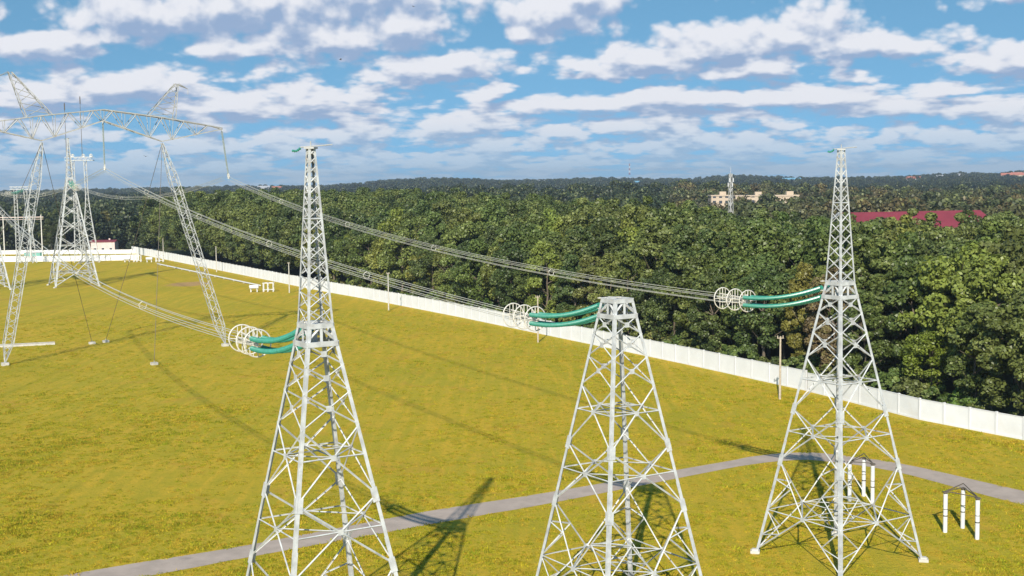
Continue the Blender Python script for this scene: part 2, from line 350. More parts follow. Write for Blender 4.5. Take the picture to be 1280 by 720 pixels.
# ------------------------------------------------------------------ lattice towers
Z = Vector((0, 0, 1))
def lattice_tower(name, zw=20.7, zp=21.75, zt=32.0, Rb=6.45, Rw=1.42, Rp=1.14, Rt=.30, lv=(0, 7.65, 11.8, 15.9, 17.9, 19.45, 20.7), leg=.23, peak=True, mpan=14, thin=1.0):
    root = empty(name)
    cd_ = [Vector((math.sin(a), -math.cos(a), 0)) for a in (0, math.pi/2, math.pi, 3*math.pi/2)]  # near, right, far, left
    Rz = lambda z: Rb+(Rw-Rb)*z/zw if z <= zw else (Rw+(Rp-Rw)*(z-zw)/(zp-zw) if z <= zp else Rp+(Rt-Rp)*(z-zp)/(zt-zp))
    C = lambda k, z: cd_[k % 4]*Rz(z)+Z*z
    for k in range(4):
        m_ = MB(); w = leg
        m_.angle(C(k, .25), C(k, zw*.45), w*1.1, .035, -cd_[k]); m_.angle(C(k, zw*.45), C(k, zp), w*.95, .03, -cd_[k])
        for z in lv[1:3]:       # splice plates
            for sgn in (-1, 1):
                side = (C(k+sgn, z)-C(k, z)).normalized()
                m_.bar(C(k, z-.42)+side*.16-cd_[k]*.0, C(k, z+.42)+side*.16, .42, .06, side.cross(Z))
        lg = m_.build('leg', M_STEEL, root)
        f_ = MB(); p = C(k, 0); f_.box(p+Z*.05, (.72, .72, .34), (cd_[k], cd_[k].cross(Z), Z)); f_.box(p+Z*.26, (.45, .45, .16), (cd_[k], cd_[k].cross(Z), Z))
        f_.build('footing', M_CONC, root)
    s = leg/.23
    for k in range(4):
        m_ = MB(); nin = -(cd_[k]+cd_[(k+1) % 4]).normalized()
        A = lambda z: C(k, z); B = lambda z: C(k+1, z)
        def br(p, q, w=.10): m_.angle(Vector(p), Vector(q), w*s*thin, .02, nin)
        mids = []
        for i in range(len(lv)-1):
            z0, z1 = lv[i], lv[i+1]; z0 = max(z0, .35)
            wa, wb = Rz(z0), Rz(z1); zc = z0+(z1-z0)*wa/(wa+wb)
            if i == 0: zc = z1*.47
            c_ = (A(zc)+B(zc))/2; ww = .085 if i < 3 else .068
            off = nin*.03
            br(A(z0), c_, ww); br(B(z0), c_, ww); br(c_, A(z1), ww); br(c_, B(z1), ww)
            m_.box(c_, (.34*s, .34*s, .05), ((B(zc)-A(zc)).normalized(), Z, nin))
            if i < 3:
                br(A(zc), c_+off, .07); br(B(zc), c_+off, .07); mids.append((i, c_))
            if i == 0:           # redundant members
                for L_ in (A, B):
                    m1 = L_(z0).lerp(c_, .5); br(m1, L_(zc*.42), .07); br(m1, L_(zc), .07)
                    m2 = L_(z1).lerp(c_, .5); br(m2, L_(zc+(z1-zc)*.62), .08); br(m2, L_(zc), .08)
                    m_.angle(c_, c_.lerp((A(0.3)+B(0.3))/2, .0)+Z*.01, .05, .02, nin)
        m_.build('cross_bracing', M_STEEL, root)
        if k == 0: pass
    # plan bracing at three levels
    for i in (0, 1, 2):
        m_ = MB(); z0, z1 = lv[i], lv[i+1]; wa, wb = Rz(z0), Rz(z1); zc = z0+(z1-z0)*wa/(wa+wb)
        if i == 0: zc = z1*.47
        cs_ = [(C(k, zc)+C(k+1, zc))/2 for k in range(4)]
        for k in range(4): m_.angle(cs_[k], cs_[(k+1) % 4], .09*s, .02, Z)
        if i != 1: m_.angle(cs_[0], cs_[2], .09*s, .02, Z); m_.angle(cs_[1]+Z*.05, cs_[3]+Z*.05, .09*s, .02, Z)
        m_.build('plan_bracing', M_STEEL, root)
    # head frame
    m_ = MB()
    for k in range(4):
        nin = -(cd_[k]+cd_[(k+1) % 4]).normalized()
        for z in (zw, zp):
            d = (C(k+1, z)-C(k, z)).normalized(); m_.box((C(k, z)+C(k+1, z))/2, ((C(k+1, z)-C(k, z)).length-.12, .10, .30*s), (d, nin, Z))
        a0, a1, b0, b1 = C(k, zw+.1), C(k, zp-.1), C(k+1, zw+.1), C(k+1, zp-.1)
        mt = (a1+b1)/2
        m_.angle(a0+nin*.04, mt+nin*.04, .12*s, .025, nin); m_.angle(b0+nin*.07, mt+nin*.07, .12*s, .025, nin)
        m_.box((C(k, zw+.5)+C(k+1, zw+.5))/2+nin*.1, (.16, .05, 1.0*s), ((b0-a0).normalized(), nin, Z))
    m_.box(Z*(zp+.02), (Rp*1.3, Rp*.5, .05), (cd_[0], cd_[1], Z)); m_.box(Z*(zw+.02), (Rw*1.3, Rw*.4, .05), (cd_[1], cd_[0], Z))
    m_.box(Z*(zw+.3)+cd_[3]*.2, (.5, .4, .5), (cd_[0], cd_[1], Z))
    m_.build('head_frame', M_STEEL, root)
    if peak:
        m_ = MB()
        for k in range(4): m_.angle(C(k, zp), C(k, zt), .13*s, .022, -cd_[k])
        zs = [zp]; hgt = [Rz(zp+(zt-zp)*i/mpan)+.25 for i in range(mpan)]; tot_ = sum(hgt)
        for h in hgt: zs.append(zs[-1]+h*(zt-zp)/tot_)
        for k in range(4):
            nin = -(cd_[k]+cd_[(k+1) % 4]).normalized()
            for i in range(mpan):
                m_.angle(C(k, zs[i]), C(k+1, zs[i+1]), 0.052*s, .015, nin); m_.angle(C(k+1, zs[i])+nin*.02, C(k, zs[i+1])+nin*.02, 0.052*s, .015, nin)
            m_.angle(C(k, zs[mpan//2]), C(k+1, zs[mpan//2]), .09*s, .02, nin)
        m_.build('mast', M_STEEL, root)
        m_ = MB(); d = Vector((math.cos(math.radians(20)), math.sin(math.radians(20)), 0))
        m_.box(Z*(zt+.05), (.62, .62, .10), (cd_[0], cd_[1], Z)); m_.tube([d*-.6+Z*(zt+.1), d*1.25+Z*(zt+.24)], .035, 6)
        m_.tube([Z*zt, Z*(zt+.45)], .04, 6)
        m_.build('top_arm', M_STEEL2, root)
        m_ = MB(); a = d*-.58+Z*(zt+.06); n_ = 11; pts = []; rr = []
        for i in range(n_):
            q = a+(d*-.5+Z*-.14)*(i/(n_-1)); q.z -= .10*math.sin(math.pi*i/(n_-1)); pts.append(q); rr.append(.085 if i % 2 else .045)
        m_.tube(pts, rr, 8); m_.build('small_insulator', M_GLASS, root)
    return root
RZ = math.radians(-12.7+.0)
T1 = lattice_tower('lattice_tower'); T1.location = (-11.55, 74.6, 0); T1.rotation_euler.z = RZ
tag(T1, 'nearest tall white lattice tower with pointed mast, in the left foreground', 'tower', 'lattice towers in the near row')
T3 = copy_tree(T1); T3.location = (25.5, 99.1, 0)
tag(T3, 'tall white lattice tower with pointed mast at right, before the white wall', 'tower')
T2 = lattice_tower('lattice_tower', peak=False); T2.location = (7.2, 87.4, 0); T2.rotation_euler.z = RZ
tag(T2, 'middle white lattice tower with a flat head and no mast, between the two pointed ones', 'tower', 'lattice towers in the near row')
TA = lattice_tower('lattice_tower', zw=31, zp=32.6, zt=44.5, Rb=9.2, Rw=1.7, Rp=1.4, Rt=.35, lv=(0, 9., 15., 20.5, 24.5, 28., 31.), leg=.42, mpan=10, thin=1.2)
TA.location = (-133.5, 389, 0); TA.rotation_euler.z = math.radians(-17)
tag(TA, 'tall white lattice tower with wide splayed feet, standing far left between the leaning pylon legs', 'tower', 'lattice towers in the far row')
TD = copy_tree(TA); TD.location = (-156.5, 379, 0); tag(TD, 'white lattice tower mostly cut off by the left edge, one splayed foot showing', 'tower')

# ------------------------------------------------------------------ guyed portal pylon
PF = Vector((-86.0, 215.0, 0)); PG = Vector((-53.6, 237.0, 0)); PD = PG-PF; PN = Vector((-PD.y, PD.x, 0)).normalized(); PX = PD.normalized()
pp = lambda t, z, n=0.: PF+PD*t+PN*n+Z*z
pyl = empty('portal_pylon', (0, 0, 0)); tag(pyl, 'giant guyed portal pylon with two leaning legs, arched crossbeam and two horns', 'pylon')
def lattice_bar(m_, p, q, prof, nseg, cw=.13, bw=.07, ref=None):
    p = Vector(p); q = Vector(q); d = (q-p).normalized(); e1 = ref - d*ref.dot(d); e1.normalize(); e2 = d.cross(e1)
    corners = [(1, 1), (-1, 1), (-1, -1), (1, -1)]
    def P_(k, t): w = prof(t); a, b = corners[k % 4]; return p.lerp(q, t)+e1*(a*w)+e2*(b*w)
    ts = [i/nseg for i in range(nseg+1)]
    for k in range(4):
        a, b = corners[k]; inn = -(e1*a+e2*b)
        a2, b2 = corners[(k+1) % 4]; fn = -(e1*(a+a2)+e2*(b+b2))
        for i in range(nseg):
            m_.angle(P_(k, ts[i]), P_(k, ts[i+1]), cw, .025, inn)
            if (i+k) % 2: m_.angle(P_(k, ts[i]), P_(k+1, ts[i+1]), bw, .02, fn)
            else: m_.angle(P_(k+1, ts[i]), P_(k, ts[i+1]), bw, .02, fn)
HL, HR = pp(.195, 37.6), pp(.728, 37.6)
for f_, h_ in ((pp(0, .5), HL), (pp(1, .5), HR)):
    m_ = MB(); lattice_bar(m_, f_, h_, lambda t: min(.12+t*7.5, .78, .2+(1-t)*3.4), 34, .125, .065, PN)
    m_.build('leg', M_STEEL, pyl)
    m_ = MB(); m_.box(f_-Z*.3, (1.1, 1.1, .6), (PX, PN, Z)); m_.build('footing', M_CONC, pyl)
m_ = MB()
tsb = [-.08, -.02, .04, .10, .155, .195, .25, .31, .37, .42, .462, .505, .555, .61, .67, .728, .775, .83, .89, .95, 1.018]
zt_ = lambda t: np.interp(t, [-.08, .2, .462, .73, 1.018], [40.6, 42.2, 43.4, 42.2, 40.5])
zb_ = lambda t: np.interp(t, [-.08, .195, .462, .728, 1.018], [40.2, 37.8, 41.3, 37.8, 40.1])
wt_ = lambda t: np.interp(t, [-.08, .1, .83, 1.018], [.25, 1.1, 1.1, .25]); wb_ = lambda t: np.interp(t, [-.08, .1, .195, .3, .462, .62, .728, .83, 1.018], [.2, .5, .15, .6, .8, .6, .15, .5, .2])
for sgn in (-1, 1):
    for i in range(len(tsb)-1):
        a, b = tsb[i], tsb[i+1]
        Ta, Tb, Ba, Bb = pp(a, zt_(a), sgn*wt_(a)), pp(b, zt_(b), sgn*wt_(b)), pp(a, zb_(a), sgn*wb_(a)), pp(b, zb_(b), sgn*wb_(b))
        m_.angle(Ta, Tb, .17, .03, -Z-PN*sgn); m_.angle(Ba, Bb, .17, .03, Z-PN*sgn)
        if i % 2: m_.angle(Ta, Bb, .10, .02, -PN*sgn)
        else: m_.angle(Ba, Tb, .10, .02, -PN*sgn)
        if i % 2: m_.angle(Tb, Bb, .07, .02, -PN*sgn)
for i in range(len(tsb)-1):
    a, b = tsb[i], tsb[i+1]; s_ = 1 if i % 2 else -1
    m_.angle(pp(a, zt_(a), s_*wt_(a)), pp(b, zt_(b), -s_*wt_(b)), .08, .02, -Z); m_.angle(pp(a, zb_(a), s_*wb_(a)), pp(b, zb_(b), -s_*wb_(b)), .08, .02, Z)
m_.build('crossbeam', M_STEEL2, pyl)
for (ta, tb, tx, zx, s_) in ((.13, .24, .075, 49.3, -1), (.665, .79, .805, 48.2, 1)):
    m_ = MB(); ap = pp(tx, zx); 
    base = [pp(ta, zt_(ta), -1), pp(tb, zt_(tb), -1), pp(tb, zt_(tb), 1), pp(ta, zt_(ta), 1)]
    tips = [ap+PX*x*.35+PN*y*.35 for x, y in ((-1, -1), (1, -1), (1, 1), (-1, 1))]
    ng = 6
    for k in range(4):
        for i in range(ng):
            p0 = base[k].lerp(tips[k], i/ng); p1 = base[k].lerp(tips[k], (i+1)/ng); q0 = base[(k+1) % 4].lerp(tips[(k+1) % 4], i/ng); q1 = base[(k+1) % 4].lerp(tips[(k+1) % 4], (i+1)/ng)
            m_.angle(p0, p1, .13, .025, ap-p0+Z*.01); m_.angle(p0 if i % 2 else q0, q1 if i % 2 else p1, .07, .02, PN)
    tip = ap+PX*s_*2.1-Z*.9
    for t_ in tips: m_.angle(t_, tip, .08, .02, Z)
    m_.tube([tip, tip-Z*1.0], .05, 5)
    m_.build('earthwire_horn', M_STEEL2, pyl)
anch = [(HL, (-80.4, 243.0)), (HR, (-78.5, 245.3)), (HR, (-60.3, 213.4)), (HL, (-87.5, 190.0))]
for h_, a_ in anch:
    A_ = Vector((*a_, .35)); m_ = MB(); pts = []
    for i in range(13):
        q = h_.lerp(A_, i/12); q.z -= .5*math.sin(math.pi*i/12); pts.append(q)
    m_.tube(pts, .045, 5); m_.build('guy_wire', M_GUY, pyl)
    m_ = MB(); m_.box(Vector((*a_, .2)), (1.1, .8, .45), (PX, PN, Z)); m_.tube([Vector((*a_, .4)), A_+Z*.35], .07, 6); m_.build('anchor_block', M_CONC, pyl)

# suspension strings on the portal
LD = Vector((-.49, .8717, 0))
def suspension(t, z0, z1, label, lean=0.):
    o = empty('suspension_insulator', pp(t, z0)); tag(o, label, 'insulator', 'suspension insulators on the portal pylon')
    L = z0-z1
    for sx in (-.28, .28):
        pts, rr = [], []
        n_ = int(L/.11)
        for i in range(n_):
            f = i/(n_-1); pts.append(LD*(sx*(1-f*.4))+Z*(-.3-f*(L-1.0))); rr.append(.12 if i % 2 else .055)
        m_ = MB(); m_.tube(pts, rr, 6); m_.build('insulator_string', M_DG, o)
    for sx in (-.28, .28):
        m_ = MB(); m_.tube([LD*sx, LD*sx-Z*.35], .05, 5); m_.build('hanger', M_GALV, o)
    o.rotation_euler = Vector((0, 0, 1)).rotation_difference((Z-PX*lean/L).normalized()).to_euler()
    m_ = MB(); m_.box(-Z*(L-.2), (.1, .1, .7)); m_.box(-Z*(L-.55), (.8, .1, .2), (LD, LD.cross(Z), Z)); m_.tube([LD*-.7-Z*(L-.2), LD*.7-Z*(L-.2)], .06, 6)
    m_.build('clamp', M_GALV, o)
    m_ = MB(); m_.ring(-Z*(L-.35), LD.cross(Z), .55, .05, 20, 5); m_.build('grading_ring', M_GALV, o)
    return o
M_DG = material('grey_insulator_glass', (.24, .28, .27), .25, 0., .2, 4.)
phase = {-1: (-.078, 40.2, 31.0), 0: (.462, 41.3, 33.0), 1: (1.016, 40.1, 31.2)}
suspension(*phase[0], 'long suspension insulator hanging from the centre of the arched crossbeam')
suspension(*phase[1], 'long suspension insulator hanging from the right tip of the portal crossbeam', 1.1)
suspension(*phase[-1], 'suspension insulator hanging from the left tip of the portal crossbeam')

# ------------------------------------------------------------------ tension insulator sets
def tension_set(L=9.7, drop=1.95, rings=(10.9, 12.6, 14.3)):
    """local +Y runs out along the line, origin at the tower head"""
    o = empty('tension_insulator')
    prof = lambda s: -drop*(1-(1-min(1, s/(L+1.2)))**2)
    for ix, (x, z) in enumerate(((-.38, .33), (.38, .33), (-.38, -.33), (.38, -.33))):
        pts, rr = [], []; n_ = 110
        for i in range(n_):
            s = 1.5+L*(i/(n_-1))*.98; pts.append(Vector((x, s, z*(1+.12*(1-s/L))+prof(s)))); rr.append(.175 if i % 2 == 0 else .07)
        m_ = MB(); m_.tube(pts, rr, 10); m_.build('insulator_string', M_GLASS, o)
    m_ = MB()
    for x, z in ((-.38, .33), (.38, .33), (-.38, -.33), (.38, -.33)):
        m_.tube([(x*1.4, .2, z*1.3), (x, 1.5, z*1.1)], .05, 6)
    m_.box((0, 1.35, 0), (.12, .12, .8)); m_.box((0, 1.35, .36), (1.1, .22, .06)); m_.box((0, 1.35, -.36), (1.1, .22, .06)); m_.build('tower_yoke', M_GALV, o)
    zE = -drop; m_ = MB(); yE = L+1.45
    m_.box((0, yE, zE), (.07, .5, 1.1)); m_.box((0, yE+.1, zE+.33), (1.0, .3, .06)); m_.box((0, yE+.1, zE-.33), (1.0, .3, .06))
    for k in range(5):
        a = math.pi/2+2*math.pi*k/5; q = Vector((.38*math.cos(a), 0, .38*math.sin(a)))
        m_.tube([(q.x*.6, yE+.2, zE+q.z*.6), (q.x, rings[2]+.3, zE+q.z)], .055, 6)
    m_.build('line_yoke', M_GALV, o)
    for i, s in enumerate(rings):
        m_ = MB(); c_ = Vector((0, s, zE)); m_.ring(c_, (0, 1, 0), .92, .048, 36, 7)
        for a in (0, math.pi/2): 
            d = Vector((math.cos(a), 0, math.sin(a))); m_.tube([c_-d*.9, c_+d*.9], .035, 5)
        for dxx in (-.3, .3): m_.tube([c_+Vector((dxx, 0, -.85)), c_+Vector((dxx, 0, .85))], .025, 5)
        m_.tube([c_+Vector((0, -.5, -.1)), c_+Vector((0, .5, -.1))], .05, 5)
        m_.build('grading_ring', M_GALV, o)
    return o
ts0 = tension_set()
towers = {-1: T1, 0: T2, 1: T3}; ends = {}
names = {-1: 'green glass tension insulator set with three rings reaching left from the nearest tower', 0: 'green glass tension insulator set with three rings reaching left from the flat-headed middle tower', 1: 'green glass insulator set with three rings before the trees, left of the right-hand tower'}
for k in (-1, 0, 1):
    o = ts0 if k == -1 else copy_tree(ts0)
    tp = towers[k].location; t_, z0, z1 = phase[k]; q = pp(t_, z1)+(PX*1.1 if k == 1 else Vector()); d = Vector((q.x-tp.x, q.y-tp.y, 0)).normalized()
    o.location = (tp.x, tp.y, 21.45) ; o.rotation_euler = (0, 0, math.atan2(-d.x, d.y)); o.location = Vector(o.location)+d*.15
    tag(o, names[k], 'insulator', 'green tension insulator sets')
    ends[k] = (Vector(o.location)+d*14.5-Z*1.95, q)
def bundle(a, b, sag, label, n_=40, r=.025, rad=.38):
    root = empty('conductor_bundle', a); tag(root, label, 'power line', 'conductor bundles between towers and pylon')
    d = (b-a).normalized(); e1 = d.cross(Z).normalized(); e2 = e1.cross(d)
    def c_(t): q = a.lerp(b, t)-a; q.z -= 4*sag*t*(1-t); return q
    for k in range(5):
        an = math.pi/2+2*math.pi*k/5; off = e1*(rad*math.cos(an))+e2*(rad*math.sin(an)); m_ = MB()
        m_.tube([c_(i/n_)+off for i in range(n_+1)], r, 5, False); m_.build('conductor', M_WIRE, root)
    ns = max(2, int((b-a).length/28))
    for j in range(1, ns):
        m_ = MB(); q = c_(j/ns); pts = [q+e1*(rad*math.cos(math.pi/2+2*math.pi*k/5))+e2*(rad*math.sin(math.pi/2+2*math.pi*k/5)) for k in range(6)]
        m_.tube(pts, .03, 4); m_.build('spacer', M_GALV, root)
    return root
sags = {-1: 3.6, 0: 1.9, 1: 2.6}
bl = {-1: 'wire bundle sagging low across the field, left of the nearest tower', 0: 'middle wire bundle, from the flat-headed tower up to the centre of the portal', 1: 'topmost wire bundle, from the right-hand tower to the right tip of the portal'}
for k in (-1, 0, 1): bundle(ends[k][0], ends[k][1]-Z*.1, sags[k], bl[k])
# far tension sets on the rear towers and the spans behind the portal
far_l = {0: 'small green insulator set on the tower cut off by the left edge', 1: 'small green insulator set on the splayed far tower behind the portal legs'}
for k, T in ((1, TA), (0, TD)):
    o = copy_tree(ts0); q = pp(phase[k][0], phase[k][2]); tp = T.location; d = Vector((q.x-tp.x, q.y-tp.y, 0)).normalized()
    o.location = Vector((tp.x, tp.y, 31.8))+d*.3; o.rotation_euler = (0, 0, math.atan2(-d.x, d.y)); tag(o, far_l[k], 'insulator')
    bundle(q-Z*.1, Vector(o.location)+d*14.5-Z*1.95, 3.4, ('far wire bundle from the right tip of the portal back to the splayed tower' if k else 'far wire bundle from the portal centre back to the tower at the left edge'), 30)

# ------------------------------------------------------------------ rear switchyard structures
B = empty('lattice_tower', (-169.5, 508, 0)); tag(B, 'slim twin-column tower with an equipment platform and two tall rods, beyond the splayed tower', 'tower')
for xo, w0, w1 in ((1.6, 3.6, .62), (-3.2, 1.5, .55)):
    m_ = MB(); lattice_bar(m_, (xo+.6, 0, 0), (xo, 0, 40.2), lambda t, w0=w0, w1=w1: w1+(w0-w1)*max(0, 1-t*1.5)**1.3, 17, .22, .12, Vector((.97, .25, 0))); m_.build('column', M_STEEL, B)
m_ = MB(); 
for zz in (40.3, 41.6): 
    for yy in (-.9, .9): m_.bar((-6, yy, zz), (5, yy, zz), .22, .22, Z)
for i in range(11):
    for yy in (-.9, .9): m_.bar((-6+i, yy, 40.3), (-5+i, yy, 41.6) if i % 2 else (-6+i, yy, 41.6), .12, .12, (0, 1, 0))
m_.box((-.5, 0, 40.45), (11, 1.9, .08)); m_.build('platform', M_STEEL, B)
for xo in (-3.2, 1.0, 4.0):
    m_ = MB(); m_.ring((xo, 0, 42.2), (0, 1, 0), .55, .12, 16, 5); m_.tube([(xo, 0, 41.5), (xo, 0, 42.9)], .18, 6); m_.build('platform_equipment', M_GALV, B)
for xo, zz in ((-5.6, 63), (.6, 65.5)):
    m_ = MB(); m_.tube([(xo, 0, 41.5), (xo, 0, 52), (xo, 0, 60), (xo, 0, zz)], [.13, .11, .09, .05], 6); m_.tube([(xo, 0, zz-3), (xo, 0, zz-.2)], .22, 6); m_.build('lightning_rod', M_GUY, B)
G = empty('gantry', (-193.5, 508, 0)); tag(G, 'two-legged white lattice gantry with a flat head beam, behind the left leg of the portal', 'gantry')
for sx in (-1, 1):
    m_ = MB(); lattice_bar(m_, (sx*3.2+.8, 0, 0), (sx*1.9-.6, 0, 29), lambda t: .62+.25*(1-t), 20, .2, .12, Vector((.9, .4, 0))); m_.build('column', M_STEEL, G)
m_ = MB()
for zz in (29.2, 30.3):
    for yy in (-.7, .7): m_.bar((-4.4, yy, zz), (3.4, yy, zz), .22, .22, Z)
for i in range(8):
    for yy in (-.7, .7): m_.bar((-4.4+i, yy, 29.2 if i % 2 else 30.3), (-3.4+i, yy, 30.3 if i % 2 else 29.2), .12, .12, (0, 1, 0))
m_.build('head_beam', M_STEEL, G)
ic = copy_tree(ts0); ic.location = (-191.5, 506, 29.3); ic.rotation_euler = (0, 0, math.radians(165)); ic.scale = (.8, .8, .8); tag(ic, 'faint green insulator set on the two-legged gantry', 'insulator')
R_ = empty('bus_support', (-206, 540, 0)); tag(R_, 'low pinkish and white bus support frame behind the gantry at the left edge', 'support frame')
m_ = MB(); m_.bar((-12, 0, 17.5), (9, 0, 17.5), .3, .3, Z); m_.bar((-12, 0, 16.6), (9, 0, 16.6), .15, .15, Z); m_.bar((-8, 0, 17.5), (-8, 0, 16.6), .15, .15, Vector((1, 0, 0))); m_.bar((3, 0, 17.5), (3, 0, 16.6), .15, .15, Vector((1, 0, 0))); m_.build('pink_beam', M_PINK, R_)
for xo in (-8, 3, 8):
    m_ = MB(); m_.tube([(xo, 0, 0), (xo, 0, 18.5)], [.28, .16], 8); m_.build('post', M_LWALL, R_)

def house(name, loc, w, d, h, rh, wm, rm, label, rz=0, wins=2, cat='house', hip=False, chim=True):
    o = empty(name, loc, rz); tag(o, label, cat)
    m_ = MB(); m_.box((0, 0, h/2-.5), (w, d, h+1)); 
    if not hip: m_.add([(-w/2, -d/2, h), (-w/2, d/2, h), (-w/2, 0, h+rh), (w/2, -d/2, h), (w/2, d/2, h), (w/2, 0, h+rh)], [(0, 1, 2), (3, 5, 4)])
    m_.build('wall', wm, o)
    e = .4; m_ = MB(); x0 = w/2+e; y0 = d/2+e; dr = -e*rh/(d/2); rx = w/2*.5 if hip else x0
    top = [(-x0, -y0, h+dr), (x0, -y0, h+dr), (x0, y0, h+dr), (-x0, y0, h+dr), (-rx, 0, h+rh), (rx, 0, h+rh)]
    vs_ = [Vector(v)+Z*.15 for v in top]+[Vector(v) for v in top]
    m_.add(vs_, [(0, 1, 5, 4), (2, 3, 4, 5), (1, 2, 5), (3, 0, 4), (6, 10, 11, 7), (8, 11, 10, 9), (0, 6, 7, 1), (2, 8, 9, 3)])
    rf = m_.build('roof', rm, o)
    if chim: m_ = MB(); m_.box((w*.2, d*.12, h+rh*.9), (.7, .7, 1.6)); m_.build('chimney', wm, rf)
    nf = max(1, int(h/2.9))
    for fl in range(nf):
        for i in range(wins):
            x = -w/2+w*(i+.5)/wins; m_ = MB(); m_.box((x, -d/2-.02, 1.6+fl*2.9), (1.3, .08, 1.5)); wd = m_.build('window', M_LWALL, o)
            m_ = MB(); m_.box((x, -d/2-.07, 1.6+fl*2.9), (1.1, .05, 1.3)); m_.build('pane', M_PANE, wd)
    return o
house('house', (-185, 582, 0), 10.5, 8, 5.0, .6, M_PINK, M_RED, 'small pink house with a red roof beyond the far white wall', .1, 3)
s_ = empty('storage_container', (-205, 549, 0), .05); tag(s_, 'low turquoise container on the grass strip between the two far walls', 'container')
m_ = MB(); m_.box((0, 0, 1.0), (7.5, 2.4, 2.0)); [m_.box((x*.6, -1.23, 1.0), (.2, .06, 1.9)) for x in range(-6, 7)]; m_.build('body', M_TURQ, s_)
m_ = MB(); m_.box((0, 0, 2.06), (7.7, 2.6, .12)); m_.build('lid', M_SLATE, s_)

# ------------------------------------------------------------------ small equipment on the field
def tri_support(name, pts, h, label):
    o = empty(name, (pts[0][0], pts[0][1], 0)); tag(o, label, 'support', 'three-column white supports'); b0 = Vector((*pts[0], 0)); tops = []
    for (x, y) in pts:
        m_ = MB(); q = Vector((x, y, 0))-b0; m_.tube([q, q+Z*h], .18, 14); c_ = m_.build('column', M_WHITE, o, False)
        m_ = MB(); m_.tube([q+Z*(h*.42), q+Z*(h*.42+.09)], .19, 14); m_.build('joint_band', M_BLACK, c_)
        m_ = MB(); m_.tube([q+Z*(h*.43+.55), q+Z*(h*.43+.6)], .186, 14); m_.build('joint_band', M_BLACK, c_)
        m_ = MB(); m_.tube([q+Z*h, q+Z*(h+.12)], .16, 12); m_.box(q+Z*(h+.15), (.42, .42, .06)); m_.build('cap', M_GUY, c_)
        tops.append(q+Z*(h+.22))
    m_ = MB(); pk = (tops[0]+tops[1]+tops[2])/3+Z*.55
    for i in range(3): m_.tube([tops[i], tops[(i+1) % 3]], .045, 6)
    m_.tube([tops[0], tops[1]+Z*.35, tops[2]], .05, 6); m_.build('top_frame', M_GUY, o)
    return o
tri_support('column_support', [(36.2, 105.7), (38.1, 106.9), (38.1, 103.5)], 3.3, 'three white columns joined by a dark top frame, at the right edge of the field')
tri_support('column_support', [(31.0, 116.5), (32.8, 118.3), (32.9, 115.7)], 3.5, 'three white columns joined by a dark top frame, behind the right-hand tower')

def equipment(loc, rz, label):
    o = empty('equipment_stand', loc, rz); tag(o, label, 'equipment', 'low white equipment stands by the wall')
    m_ = MB(); m_.tube([(-3.3, 0, 1.4), (-1.0, 0, 1.4)], .55, 14); m_.tube([(-3.4, 0, 1.4), (-3.3, 0, 1.4)], .65, 14); m_.tube([(-1.0, 0, 1.4), (-.9, 0, 1.4)], .65, 14); m_.build('tank', M_WHITE, o)
    for x, y in ((-3, -.5), (-1.3, -.5), (-3, .5), (-1.3, .5)):
        m_ = MB(); m_.box((x, y, .45), (.2, .2, .9)); m_.build('leg', M_WHITE, o)
    for x in (.5, 1.7, 3.2):
        for y in (-.9, .9):
            m_ = MB(); m_.tube([(x, y, 0), (x, y, 2.4)], .13, 8); m_.build('post', M_WHITE, o)
    m_ = MB()
    for y in (-.9, .9): m_.box((1.85, y, 2.45), (3.2, .16, .14)); m_.box((1.85, y, .6), (3.2, .1, .1))
    for x in (.5, 1.7, 3.2): m_.box((x, 0, 2.58), (.14, 2.1, .12))
    m_.build('frame', M_WHITE, o); return o
eq = equipment((-70.0, 357, 0), math.radians(5), 'low white equipment stand by the long wall, at the right end of the pipe')
for x, y, l in ((-150.0, 506, 'left one of the two white equipment stands at the far corner of the field'), (-140.5, 503.5, 'white equipment stand at the far corner, next to the left end of the pipe')):
    o = copy_tree(eq); o.location = (x, y, 0); tag(o, l, 'equipment')
m_ = MB(); a = Vector((-135, 487, .35)); b_ = Vector((-74, 375, .35)); m_.tube([a.lerp(b_, i/10) for i in range(11)], .22, 8)
pr = empty('pipe', (0, 0, 0)); tag(pr, 'long low white pipe lying across the grass parallel to the long wall', 'pipe'); m_.build('pipe_run', M_WHITE, pr)
for i in range(12):
    m_ = MB(); q = a.lerp(b_, (i+.5)/12); m_.box((q.x, q.y, .06), (.5, .5, .2)); m_.build('saddle', M_CONC, pr)
du = empty('cable_duct', (-97, 239.9, 0)); tag(du, 'flat grey concrete beam lying on the grass by the left foot of the portal', 'beam')
m_ = MB(); d_ = Vector((9.4, 3.2, 0)).normalized(); n_ = Vector((-d_.y, d_.x, 0))
m_.box(d_*-8+Z*.22, (36, .55, .44), (d_, n_, Z)); m_.build('beam', M_CONC, du)
m_ = MB(); m_.box(d_*-8+Z*.48, (36, .8, .07), (d_, n_, Z)); m_.build('lid', M_CONC, du)

